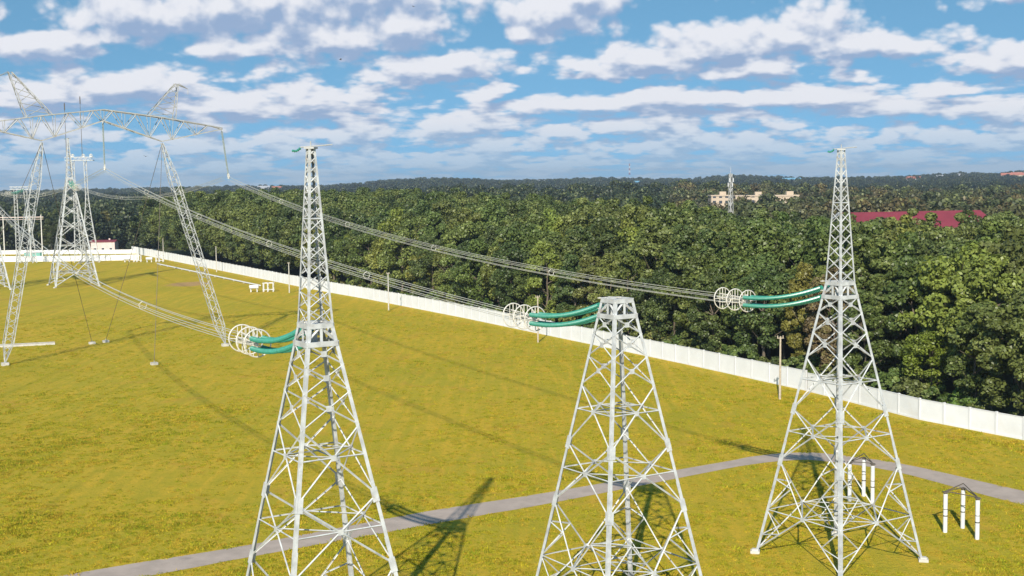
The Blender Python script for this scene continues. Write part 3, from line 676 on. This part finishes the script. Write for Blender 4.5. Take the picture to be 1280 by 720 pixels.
poles = [((36.1, 171.6), 8.6, 'concrete pole nearest the camera, left of the right-hand tower'), ((4.7, 236.3), 8.7, 'slim pole beside the rings of the middle insulator set, before the white wall'), ((-29.1, 299.8), 8.9, 'slim pole on the grass before the wall, right of the nearest tower'),
         ((-61.5, 352.3), 8.4, 'slim pole behind the low white equipment stand by the wall'), ((-101.9, 441.0), 8.8, 'slim pole before the far wall, right of the right leg of the portal'), ((-139.2, 511.3), 9.0, 'farthest slim pole near the corner of the two walls')]
for i, ((x, y), h, l) in enumerate(poles):
    o = empty('utility_pole', (x, y, 0), .3*i); tag(o, l, 'pole', 'poles along the white wall')
    m_ = MB(); m_.tube([(0, 0, 0), (.03, 0, h*.5), (.05, 0, h)], [.17, .14, .11], 8); m_.build('shaft', M_POLE if i in (0, 1) else M_CONC, o)
    m_ = MB(); m_.box((.05, 0, h-.25), (.9, .1, .1)); m_.tube([(.4, 0, h-.2), (.4, 0, h+.1)], .06, 6); m_.tube([(-.32, 0, h-.2), (-.32, 0, h+.1)], .06, 6); m_.build('crossarm', M_POLE, o)

# ------------------------------------------------------------------ foliage
def leaf_material(name, rough=.45, tint=None, spec=.35, hl=True):
    m = bpy.data.materials.new(name); m.use_nodes = True; t = m.node_tree; b = t.nodes['Principled BSDF']
    N, put, M, V, MIX, SM, NZ = mk(t)
    oi = N('ShaderNodeObjectInfo'); at = N('ShaderNodeAttribute', attribute_name='lv')
    lv = at.outputs['Fac']
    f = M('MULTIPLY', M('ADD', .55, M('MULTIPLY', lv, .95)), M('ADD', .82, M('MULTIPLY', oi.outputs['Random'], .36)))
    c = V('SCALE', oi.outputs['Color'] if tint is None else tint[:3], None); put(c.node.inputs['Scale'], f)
    if hl: c = MIX(M('MULTIPLY', SM(lv, .6, 1.), .5), c, (.30, .32, .11, 1))  # highlights painted onto the lightest leaves as a yellow-green mix
    put(b.inputs['Base Color'], c); b.inputs['Roughness'].default_value = rough; b.inputs['Specular IOR Level'].default_value = spec
    tr = N('ShaderNodeBsdfTranslucent'); put(tr.inputs[0], c); ms = N('ShaderNodeMixShader'); ms.inputs[0].default_value = .18
    put(ms.inputs[1], b.outputs[0]); put(ms.inputs[2], tr.outputs[0]); out = t.nodes['Material Output']; put(out.inputs[0], ms.outputs[0])
    return m
M_LEAF = leaf_material('leaves')
def crown_mesh(name, seed, R=4.6, z0=3.2, z1=18.5, ncl=60, per=190, ls=.215, clr=(.75, 1.6)):
    r = np.random.default_rng(seed); zc = (z0+z1)/2; hz = (z1-z0)/2
    d = r.normal(size=(ncl, 3)); d[:, 2] = d[:, 2]*.9+.25; d /= np.linalg.norm(d, axis=1)[:, None]
    rad = r.uniform(.45, 1., ncl)**.55
    az = np.arctan2(d[:, 1], d[:, 0]); lob = 1+.16*np.sin(2*az+r.uniform(0, 6))+.12*np.sin(3*az+r.uniform(0, 6))
    taper = np.where(d[:, 2] > 0, 1-.12*d[:, 2], 1-.1*np.abs(d[:, 2]))
    cen = np.stack([d[:, 0]*R*rad*lob*taper, d[:, 1]*R*rad*lob*taper, zc+d[:, 2]*hz*rad*r.uniform(.88, 1.08, ncl)], 1)
    cr = r.uniform(*clr, ncl)*R/4.6
    n = ncl*per; ci = np.repeat(np.arange(ncl), per)
    dd = r.normal(size=(n, 3)); dd[:, 2] += .25; dd /= np.linalg.norm(dd, axis=1)[:, None]
    pos = cen[ci]+dd*(cr[ci]*r.uniform(.55, 1.05, n)**.6)[:, None]*np.array([1.1, 1.1, .8])
    nrm = dd*.8+r.normal(size=(n, 3))*.55+np.array([0, 0, .25]); nrm /= np.linalg.norm(nrm, axis=1)[:, None]
    a = np.cross(nrm, r.normal(size=(n, 3))); a /= np.linalg.norm(a, axis=1)[:, None]; b = np.cross(nrm, a)
    s = ls*r.uniform(.6, 1.5, n)[:, None]
    v = np.empty((n, 4, 3)); v[:, 0] = pos+a*s; v[:, 1] = pos+b*s*.75+nrm*s*.25; v[:, 2] = pos-a*s; v[:, 3] = pos-b*s*.75+nrm*s*.15
    v = v.reshape(-1, 3)
    me = bpy.data.meshes.new(name); me.vertices.add(len(v)); me.vertices.foreach_set('co', v.ravel().astype(np.float32))
    me.loops.add(len(v)); me.loops.foreach_set('vertex_index', np.arange(len(v), dtype=np.int32))
    me.polygons.add(n); me.polygons.foreach_set('loop_start', np.arange(0, len(v), 4, dtype=np.int32)); me.polygons.foreach_set('loop_total', np.full(n, 4, dtype=np.int32))
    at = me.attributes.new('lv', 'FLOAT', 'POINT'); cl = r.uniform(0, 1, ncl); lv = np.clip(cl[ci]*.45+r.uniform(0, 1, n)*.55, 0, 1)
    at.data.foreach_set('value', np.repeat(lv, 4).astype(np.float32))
    me.materials.append(M_LEAF); me.update(calc_edges=True); me.validate(); return me
def trunk_mesh(name, seed, H=18.5):
    r = random.Random(seed); m_ = MB(); pts = [Vector((0, 0, -.3))]; 
    for i in range(1, 7): pts.append(Vector((r.uniform(-.12, .12)*i, r.uniform(-.12, .12)*i, H*.8*i/6)))
    m_.tube(pts, [.32, .26, .22, .18, .14, .10, .05], 7)
    for k in range(9):
        i = r.randint(2, 5); a = r.uniform(0, 6.28); L = r.uniform(2.2, 4.0); p0 = pts[i]; d = Vector((math.cos(a), math.sin(a), r.uniform(.5, 1.1)))
        m_.tube([p0, p0+d*L*.5+Vector((0, 0, -.1)), p0+d*L], [.12, .08, .03], 5)
    me = bpy.data.meshes.new(name); me.from_pydata(m_.v, [], m_.f); me.materials.append(M_BARK); return me
CROWNS = [crown_mesh('crown', 10+i, R=[4.4, 5.0, 4.0, 4.8, 5.3, 4.2, 4.6][i], z0=[3, 2.2, 2.5, 3.6, 2.6, 1.8, 3][i], z1=[18.5, 17.5, 19.2, 18, 17.2, 18.8, 19][i]) for i in range(7)]
SHRUBS = [crown_mesh('foliage', 50+i, R=2.4, z0=.2, z1=4.4, ncl=22, per=90, ls=.22, clr=(.9, 1.6)) for i in range(3)]
TRUNKS = [trunk_mesh('trunk', 30+i) for i in range(3)]
LOWC = [crown_mesh('far_crown', 80+i, R=5.2, z0=.5, z1=12.5, ncl=30, per=52, ls=.48, clr=(1.0, 2.1)) for i in range(4)]
KIND = {'dark green': (.064, .092, .025, 1), 'mid green': (.088, .120, .029, 1), 'olive green': (.116, .142, .034, 1), 'yellow-green': (.16, .19, .034, 1)}
rt = np.random.default_rng(3)
def camproj(x, y, z):
    d = Vector((x, y, z-30)); w = d.dot(FW); return 640+1600*d.dot(RT)/w, 360-1600*d.dot(UP)/w
wdir = Vector((-.4750, .8800)); wnrm = Vector((.8800, .4750))
wy = np.array([p[1] for p in WF]); wx = np.array([p[0] for p in WF])
cand = []
for row in range(14):
    s = -30.0+rt.uniform(0, 5)
    while s < 470:
        off = (4.6 if row == 0 else 4.6+row*6.4)+rt.uniform(-1.3, 1.5)
        yb = 142.8+.88*s; xb = np.interp(yb, wy, wx)
        x = xb+off*.88; y = yb+off*.475
        cand.append((x, y, row)); s += rt.uniform(5.2, 8.0) if row else rt.uniform(5.0, 8.5)
def infrustum(x, y, mrg=70):
    px, py = camproj(x, y, 14); return -mrg < px < 1280+mrg and y > 60
SPEC = [(45.6, 180.8), (54.0, 163.8), (-21.5, 312.), (43.6, 188.5)]
cand = [c for c in cand if infrustum(c[0], c[1]) and all(math.hypot(c[0]-a, c[1]-b) > 5.2 for a, b in SPEC)]
cand.sort(key=lambda c: math.hypot(c[0], c[1])+ (c[2]*9))
near, rest = cand[:292], cand[292:]
secs = [(930, 'right of the right-hand tower'), (700, 'between the middle and right-hand towers'), (500, 'just left of the middle tower'), (390, 'just right of the nearest tower'), (-999, 'left of the nearest tower')]
def hgt(y): return 1.08+.27*min(1., max(0., (y-270)/240))
def row_word(r): return 'front-row' if r <= 1 else ('second-rank' if r <= 4 else 'deep-standing')
def mkcol(c, j=.07): return tuple(max(.01, v*(1+rt.uniform(-j, j))) for v in c[:3])+(1,)
kn = list(KIND); 
for x, y, row in near:
    px, _ = camproj(x, y, 8); kd = kn[rt.choice(4, p=[.30, .36, .26, .08])]
    sec = [s for a, s in secs if px >= a or a == -999][0]
    rs = {'front-row': 'front-row', 'second-rank': 'second-rank', 'deep-standing': 'deep-standing'}[row_word(row)]
    o = empty('tree', (x, y, float(terr(x, y))-.05), rt.uniform(0, 6.28)); tag(o, f'{rs} {kd} tree in the belt, {sec}', 'tree', f'{rs} {kd} trees {sec}')
    s = rt.uniform(.86, 1.14)*(1. if row else .84)*hgt(y)*(.94 if row > 3 and 900 < px < 1230 else 1.); o.scale = (s*rt.uniform(.92, 1.1), s*rt.uniform(.92, 1.1), s*(1.08 if row > 1 else .98))
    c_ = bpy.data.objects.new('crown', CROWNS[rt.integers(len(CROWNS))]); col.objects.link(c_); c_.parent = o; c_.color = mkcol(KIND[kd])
    t_ = bpy.data.objects.new('trunk', TRUNKS[rt.integers(3)]); col.objects.link(t_); t_.parent = o
# shrubs behind the wall
s = -28.
while s < 250:
    yb = 142.8+.88*s; xb = np.interp(yb, wy, wx); off = rt.uniform(3.6, 4.6)
    x, y = xb+off*.88, yb+off*.475
    if infrustum(x, y, 20):
        px, _ = camproj(x, y, 3); sec = [q for a, q in secs if px >= a or a == -999][0]
        o = empty('shrub', (x, y, -.05), rt.uniform(0, 6.28)); tag(o, f'green shrub just behind the white wall, {sec}', 'shrub', f'shrubs along the wall {sec}'); k = rt.uniform(.6, 1.1); o.scale = (k, k, k*rt.uniform(.8, 1.15))
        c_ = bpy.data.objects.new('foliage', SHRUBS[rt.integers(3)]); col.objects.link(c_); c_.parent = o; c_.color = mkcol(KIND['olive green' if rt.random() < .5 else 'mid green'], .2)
    s += rt.uniform(2.6, 5.0)
def inbelt_(x, y): return (x-np.interp(y, wy, wx))*.88
# singular trees
def special(x, y, c, s, label, mesh=0, zs=1.):
    o = empty('tree', (x, y, -.05), rt.uniform(0, 6)); tag(o, label, 'tree'); o.scale = (s, s, s*zs)
    a = bpy.data.objects.new('crown', CROWNS[mesh]); col.objects.link(a); a.parent = o; a.color = c
    b = bpy.data.objects.new('trunk', TRUNKS[0]); col.objects.link(b); b.parent = o
special(-233, 575, (.17, .14, .03, 1), .42, 'small round yellow-green tree by the far wall at the left edge', 1)
special(-212, 590, (.06, .075, .02, 1), .9, 'broad green tree behind the far wall, left of the splayed tower', 4)
special(-222, 625, (.07, .085, .02, 1), 1.0, 'tall green tree behind the far wall near the left edge', 2)
special(-203, 640, (.12, .11, .03, 1), .95, 'olive tree behind the far wall, between gantry and splayed tower', 5)

special(*SPEC[0], (.115, .085, .04, 1), .85, 'brown withered tree behind the white wall, left of the right-hand tower', 2, 1.05)
special(*SPEC[1], (.13, .17, .02, 1), .72, 'bright yellow-green small tree behind the wall, right of the right-hand tower', 3, .8)
special(*SPEC[2], (.19, .19, .03, 1), .8, 'light yellow-green tree in the belt front, between nearest and middle towers', 4, .95)
special(*SPEC[3], (.17, .155, .03, 1), .74, 'golden tree tops beside the brown tree, behind the green insulators at right', 5, 1.25)
# GN scatter for masses nobody could count
def scatter(name, pts, scales, meshes, colour_sets, seed, label=None, cat='wood'):
    lib = bpy.data.collections.new(name+'_sources')
    for i, me in enumerate(meshes):
        for j, c in enumerate(colour_sets):
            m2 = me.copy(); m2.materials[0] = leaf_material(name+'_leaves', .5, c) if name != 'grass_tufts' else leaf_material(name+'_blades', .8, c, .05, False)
            so = bpy.data.objects.new(name+'_source', m2); lib.objects.link(so)
    me = bpy.data.meshes.new(name); me.from_pydata([tuple(map(float, p)) for p in pts], [], [])
    at = me.attributes.new('sc', 'FLOAT', 'POINT'); at.data.foreach_set('value', np.asarray(scales, dtype=np.float32))
    o = bpy.data.objects.new(name, me); col.objects.link(o); tag(o, label, cat, kind='stuff')
    gt = bpy.data.node_groups.new(name+'_nodes', 'GeometryNodeTree')
    gt.interface.new_socket('Geometry', in_out='INPUT', socket_type='NodeSocketGeometry'); gt.interface.new_socket('Geometry', in_out='OUTPUT', socket_type='NodeSocketGeometry')
    n = gt.nodes; L = gt.links; gi = n.new('NodeGroupInput'); go = n.new('NodeGroupOutput'); ip = n.new('GeometryNodeInstanceOnPoints'); ci = n.new('GeometryNodeCollectionInfo')
    ci.inputs['Collection'].default_value = lib; ci.inputs['Separate Children'].default_value = True; ci.inputs['Reset Children'].default_value = True
    rv = n.new('FunctionNodeRandomValue'); rv.data_type = 'FLOAT_VECTOR'; rv.inputs[0].default_value = (0, 0, 0); rv.inputs[1].default_value = (0, 0, 6.283); rv.inputs['Seed'].default_value = seed
    na = n.new('GeometryNodeInputNamedAttribute'); na.data_type = 'FLOAT'; na.inputs[0].default_value = 'sc'
    L.new(gi.outputs[0], ip.inputs['Points']); L.new(ci.outputs[0], ip.inputs['Instance']); ip.inputs['Pick Instance'].default_value = True
    L.new(rv.outputs[0], ip.inputs['Rotation']); L.new(na.outputs[0], ip.inputs['Scale']); L.new(ip.outputs[0], go.inputs[0])
    md = o.modifiers.new('scatter', 'NODES'); md.node_group = gt; return o
K4 = list(KIND.values())
scatter('belt_wood', [(x, y, float(terr(x, y))) for x, y, r in rest], [rt.uniform(.88, 1.14)*hgt(y)*(.93 if 900 < camproj(x, y, 8)[0] < 1230 else 1.) for x, y, r in rest], CROWNS[:5], K4[:3], 1, 'inner part of the tree belt, crowns merging into one mass')
# wood filling behind the belt and on the hills
def inbelt(x, y):
    xb = np.interp(y, wy, wx); return (x-xb)*.88
def gen(n, y0, y1, x_lo, x_hi, seed, keep, s0, s1):
    r = np.random.default_rng(seed); pts, sc_ = [], []
    yy = np.sqrt(r.uniform(y0**2, y1**2, n)); fx = r.uniform(x_lo, x_hi, n); xx = fx*yy
    for x, y in zip(xx, yy):
        if keep(x, y, r): pts.append((x, y, float(terr(x, y)))); sc_.append(r.uniform(s0, s1)*(1+y/6000))
    return pts, sc_
def px_(x, y): return 640+1600*x/y
hall = (95, 335)
def k1(x, y, r):
    if inbelt(x, y) < 88 and y < 585+r.uniform(0, 20): return False
    p = px_(x, y)
    if 250 < y < 395 and 985 < p: return False
    return True
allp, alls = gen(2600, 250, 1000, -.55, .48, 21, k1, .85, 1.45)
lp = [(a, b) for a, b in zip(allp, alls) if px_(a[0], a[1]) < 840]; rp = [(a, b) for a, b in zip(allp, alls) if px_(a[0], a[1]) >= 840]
scatter('green_wood', [a for a, b in lp], [b for a, b in lp], LOWC, [(.032, .048, .020, 1), (.042, .055, .022, 1), (.026, .040, .018, 1)], 5, 'green wood with painted cloud shade, middle distance beyond the tree belt, left and centre')  # leaf colours darkened to stand in for cloud shade on this band
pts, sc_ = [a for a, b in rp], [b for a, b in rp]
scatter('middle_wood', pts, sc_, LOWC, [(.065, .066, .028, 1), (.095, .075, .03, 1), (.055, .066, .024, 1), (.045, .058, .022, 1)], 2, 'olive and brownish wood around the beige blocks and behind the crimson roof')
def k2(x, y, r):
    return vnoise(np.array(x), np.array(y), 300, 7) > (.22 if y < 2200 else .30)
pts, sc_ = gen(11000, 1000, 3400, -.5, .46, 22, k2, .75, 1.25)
scatter('hill_wood', pts, sc_, LOWC, [(.010, .022, .014, 1), (.016, .028, .016, 1), (.026, .036, .018, 1)], 3, 'green wood with cloud shade in its colour, covering the far hills up to the horizon')  # cloud shade over the hills painted in as darker leaf colours

# tufts and weeds in the mown grass
def tuft_mesh(seed, c):
    r = np.random.default_rng(seed); n = 26; p = r.normal(size=(n, 2))*.22; a = r.uniform(0, 6.28, n); h = r.uniform(.05, .17, n); w = r.uniform(.03, .07, n); ln = r.normal(size=(n, 2))*.06
    v = np.zeros((n, 3, 3)); v[:, 0, 0] = p[:, 0]-np.cos(a)*w; v[:, 0, 1] = p[:, 1]-np.sin(a)*w; v[:, 1, 0] = p[:, 0]+np.cos(a)*w; v[:, 1, 1] = p[:, 1]+np.sin(a)*w
    v[:, 2, :2] = p+ln; v[:, 2, 2] = h; me = bpy.data.meshes.new('tuft'); me.from_pydata(v.reshape(-1, 3).tolist(), [], [(3*i, 3*i+1, 3*i+2) for i in range(n)])
    at = me.attributes.new('lv', 'FLOAT', 'POINT'); at.data.foreach_set('value', np.repeat(r.uniform(0, .7, n), 3).astype(np.float32)); me.materials.append(M_LEAF); return me
TUFTS = [tuft_mesh(200+i, 0) for i in range(4)]
rg = np.random.default_rng(77); tp_, ts_ = [], []
n_t = 150000; yy = 72*np.exp(rg.uniform(0, math.log(300/72), n_t)); xx = rg.uniform(-.43, .43, n_t)*yy
keepn = vnoise(xx, yy, 14., 3)*.25+vnoise(xx, yy, 2.6, 4)*.3+rg.uniform(0, 1, n_t)*.45
def onpath(x, y):
    for i in range(len(pu)-1):
        a = (Vector(pu[i])+Vector(pl[i]))/2; b = (Vector(pu[i+1])+Vector(pl[i+1]))/2; d = b-a; t = max(0, min(1, (Vector((x, y))-a).dot(d)/d.length_squared))
        if (Vector((x, y))-a-d*t).length < 1.85: return True
    return False
for x, y, k in zip(xx, yy, keepn):
    if k < .55 or inbelt_(x, y) > -1.0: continue
    if y < 145 and onpath(x, y): continue
    tp_.append((x, y, 0.)); ts_.append(rg.uniform(.35, .85)*(1+.7*(k > .75)))
scatter('grass_tufts', tp_, ts_, TUFTS, [(.37, .32, .02, 1), (.25, .27, .016, 1), (.44, .31, .03, 1), (.33, .31, .02, 1)], 9, 'low green tufts and weeds scattered through the yellowed grass of the field', 'grass')

# ------------------------------------------------------------------ distant buildings and masts
o = empty('hall', (0, 0, 0)); tag(o, 'large hall with a long crimson roof behind the treetops at right', 'hall')
Rr = Vector((.985, .17, 0)); Nn = Vector((-.17, .985, 0)); c0 = Vector((95, 348, 0))
def hp(a, b, z): return c0+Rr*a+Nn*b+Z*z
m_ = MB(); Lh, Wd, he, hr = 41, 24, 14.6, 19.5
m_.add([hp(0, 0, -1), hp(Lh, 0, -1), hp(Lh, Wd, -1), hp(0, Wd, -1), hp(0, 0, he), hp(Lh, 0, he), hp(Lh, Wd, he), hp(0, Wd, he), hp(0, Wd/2, hr), hp(Lh, Wd/2, hr)],
       [(0, 1, 5, 4), (1, 2, 6, 9, 5), (2, 3, 7, 6), (3, 0, 4, 8, 7)]); m_.build('wall', M_SLATE, o)
m_ = MB(); q = [hp(-1, -1, he-.35), hp(Lh+1, -1, he-.35), hp(Lh+1, Wd+1, he-.35), hp(-1, Wd+1, he-.35), hp(-1, Wd/2, hr+.1), hp(Lh+1, Wd/2, hr+.1)]
m_.add([v+Z*.25 for v in q]+q, [(0, 1, 5, 4), (2, 3, 4, 5), (6, 10, 11, 7), (8, 11, 10, 9), (0, 6, 7, 1), (2, 8, 9, 3)]); rf = m_.build('roof', M_RED, o)
m_ = MB(); m_.bar(q[0]+Z*.1, q[4]+Z*.1, .5, .35, Rr); m_.bar(q[4]+Z*.1, q[3]+Z*.1, .5, .35, Rr); m_.build('verge_trim', M_WHITE, rf)

def block(name, x, y, w, d, h, label, bays, floors, rz=0):
    o = empty(name, (x, y, float(terr(x, y))), rz); tag(o, label, 'apartment block', 'beige blocks beyond the woods'); m_ = MB(); m_.box((0, 0, h/2-1), (w, d, h+2)); m_.box((0, 0, h+.3), (w+.5, d+.5, .6)); m_.build('wall', M_BEIGE, o)
    m_ = MB(); m_.box((w*.2, 0, h+1.5), (3.5, 3, 1.8)); m_.build('roof_hut', M_BEIGE, o)
    for f in range(floors):
        for i in range(bays):
            m_ = MB(); m_.box((-w/2+w*(i+.5)/bays, -d/2-.03, 2+f*3.0), (1.7, .1, 1.5)); m_.build('window', M_PANE, o)
block('apartment_block', 113.5, 700, 10, 12, 20.2, 'left beige apartment block showing above the trees left of the lattice mast', 3, 7)
block('apartment_block', 132, 705, 19, 12, 19.8, 'long beige apartment block behind the trees right of the lattice mast', 5, 7)
block('apartment_block', 141, 660, 12, 11, 20.3, 'narrow beige block, nearest of the beige ones', 2, 6)

def mast(loc, h, w, label, mats, nseg=14, top=1.2):
    o = empty('radio_mast', loc); tag(o, label, 'mast')
    k = len(mats)
    for i in range(k):
        m_ = MB(); a, b_ = i/k, (i+1)/k
        lattice_bar(m_, (0, 0, h*a), (0, 0, h*b_), lambda t, a=a, b_=b_: w*(1-.55*(a+(b_-a)*t)), max(2, nseg//k), w*.20, w*.14, Vector((.9, .4, 0))); m_.build('mast_section', mats[i], o)
    m_ = MB(); m_.tube([(0, 0, h), (0, 0, h+h*.06)], w*.08, 5); m_.build('antenna_rod', M_STEEL, o)
    for k in range(6):
        m_ = MB(); a = k*math.pi/3; m_.box((math.cos(a)*w*.9, math.sin(a)*w*.9, h*(.93-.05*(k % 2))), (w*.22, w*.22, h*.04)); m_.build('panel_antenna', M_WHITE, o)
mast((72, 420, 0), 31.5, .95, 'slim grey lattice mast with antennas above the treetops, before the beige blocks', [M_STEEL2])
mast((278, 3000, 40), 26, 1.6, 'distant red and white banded mast on the horizon above the middle wood', [M_RED, M_WHITE, M_RED, M_WHITE, M_RED])
o = empty('silo', (-74, 620, 0)); tag(o, 'small white silo tower poking out of the treetops right of the nearest tower', 'silo')
m_ = MB(); m_.tube([(0, 0, 0), (0, 0, 22.5)], 1.25, 14); m_.build('shaft', M_WHITE, o)
m_ = MB(); m_.tube([(0, 0, 22.5), (0, 0, 23.0), (0, 0, 24.2)], [1.45, 1.3, .15], 14); m_.build('cap', M_WHITE, o)
o = empty('water_tank', (-4.3, 700, 0)); tag(o, 'pale blue domed tank just above the treetops in the middle', 'tank')
m_ = MB(); m_.tube([(0, 0, 0), (0, 0, 18.5)], 2.2, 14); m_.build('shaft', M_CONC, o)
m_ = MB(); m_.tube([(0, 0, 18.2+2.4*math.sin(a)) for a in np.linspace(0, 1.5, 7)], [2.6*math.cos(a) for a in np.linspace(0, 1.5, 7)], 14); m_.build('dome', M_BLUE, o)
# houses on the horizon: pixel-free list of world positions
HS = [(236, 2400, 24, M_LWALL, M_BLUE, 'white house with a pale blue roof below the distant banded mast'),
      (525, 2400, 34, M_LWALL, M_BLUE, 'blue-roofed white building on the hill left of the right-hand tower'),
      (748, 2400, 16, M_LWALL, M_TILE, 'white house with red roof on the far hill right of the right-hand tower'),
      (775, 2450, 14, M_PINK, M_TILE, 'pinkish house next to the white red-roofed one on the far hill'),
      (795, 2380, 12, M_LWALL, M_SLATE, 'small pale house with grey roof below the two red-roofed hill houses'),
      (848, 2420, 14, M_LWALL, M_SLATE, 'lone pale house on the far hill between the two hill clusters'),
      (960, 2450, 46, M_BEIGE, M_TILE, 'long beige building with red roof on the hill at the far right'),
      (985, 2500, 22, M_LWALL, M_TILE, 'pale house at the right edge of the far hill'),
      (70, 2950, 22, M_BEIGE, M_SLATE, 'beige building on the horizon above the middle wood'),
      (-455, 2500, 20, M_LWALL, M_TILE, 'white house with red roof on the horizon left of the nearest tower mast'),
      (-490, 2550, 24, M_LWALL, M_SLATE, 'long white house on the left horizon'),
      (860, 1800, 12, M_LWALL, M_BLUE, 'tiny pale house low among the dark hill trees at right'),]
for i, (x, y, w, wm, rm, l) in enumerate(HS):
    z = float(terr(x, y)); house('house', (x, y, z+12), w, 10, 6, 4, wm, rm, l, rz=.3*((i % 3)-1), wins=3, chim=True)
    m_ = MB(); m_.box((0, 0, -7), (w*.98, 9.8, 13)); m_.build('plinth', wm, bpy.data.objects['house' if False else [o.name for o in bpy.data.objects if o.get('label') == l][0]])

# birds
def bird(x, y, z, s, rz, label):
    o = MB(); n = 9
    o.tube([(0, -.22, 0), (0, -.12, .0), (0, 0, .01), (0, .14, .02), (0, .22, .03)], [.01, .05, .06, .035, .008], 6)
    for sg in (-1, 1):
        a = [(sg*.04, .06, .03), (sg*.28, .09, .13), (sg*.55, -.04, .06), (sg*.28, -.05, .12), (sg*.04, -.07, .03)]
        up = [(x_, y_, z_+.012) for x_, y_, z_ in a]; o.add(a+up, [(0, 1, 3, 4), (1, 2, 3), (5, 9, 8, 6), (6, 8, 7), (0, 5, 6, 1), (1, 6, 7, 2), (2, 7, 8, 3), (3, 8, 9, 4)])
    b = o.build('bird', M_BIRD); b.location = (x, y, z); b.rotation_euler = (.1, .15, rz); b.scale = (s,)*3; tag(b, label, 'bird'); return b
bird(-85, 300, 36.8, 1.3, .8, 'dark bird flying low in the sky just left of the right pylon leg')
bird(-26, 200, 49, 1.0, 2.0, 'small dark bird high in the sky above the middle of the wood')
bird(-19, 260, 65, 1.0, 1.0, 'tiny dark bird near the top of the sky, under the big cloud')

# ------------------------------------------------------------------ haze
hz = MB(); hz.box((0, 4500, 48.5), (19000, 10400, 103)); 
m = bpy.data.materials.new('haze_air'); m.use_nodes = True; t = m.node_tree; t.nodes.clear()
N, put, M, V, MIX, SM, NZ = mk(t)
pv_ = N('ShaderNodeVolumePrincipled'); pv_.inputs['Color'].default_value = (.72, .84, 1, 1); pv_.inputs['Density'].default_value = 1.1e-4; pv_.inputs['Anisotropy'].default_value = .2
ou = N('ShaderNodeOutputMaterial'); put(ou.inputs['Volume'], pv_.outputs[0])
USE_HAZE = True
if USE_HAZE: tag(hz.build('haze', m), kind='stuff')
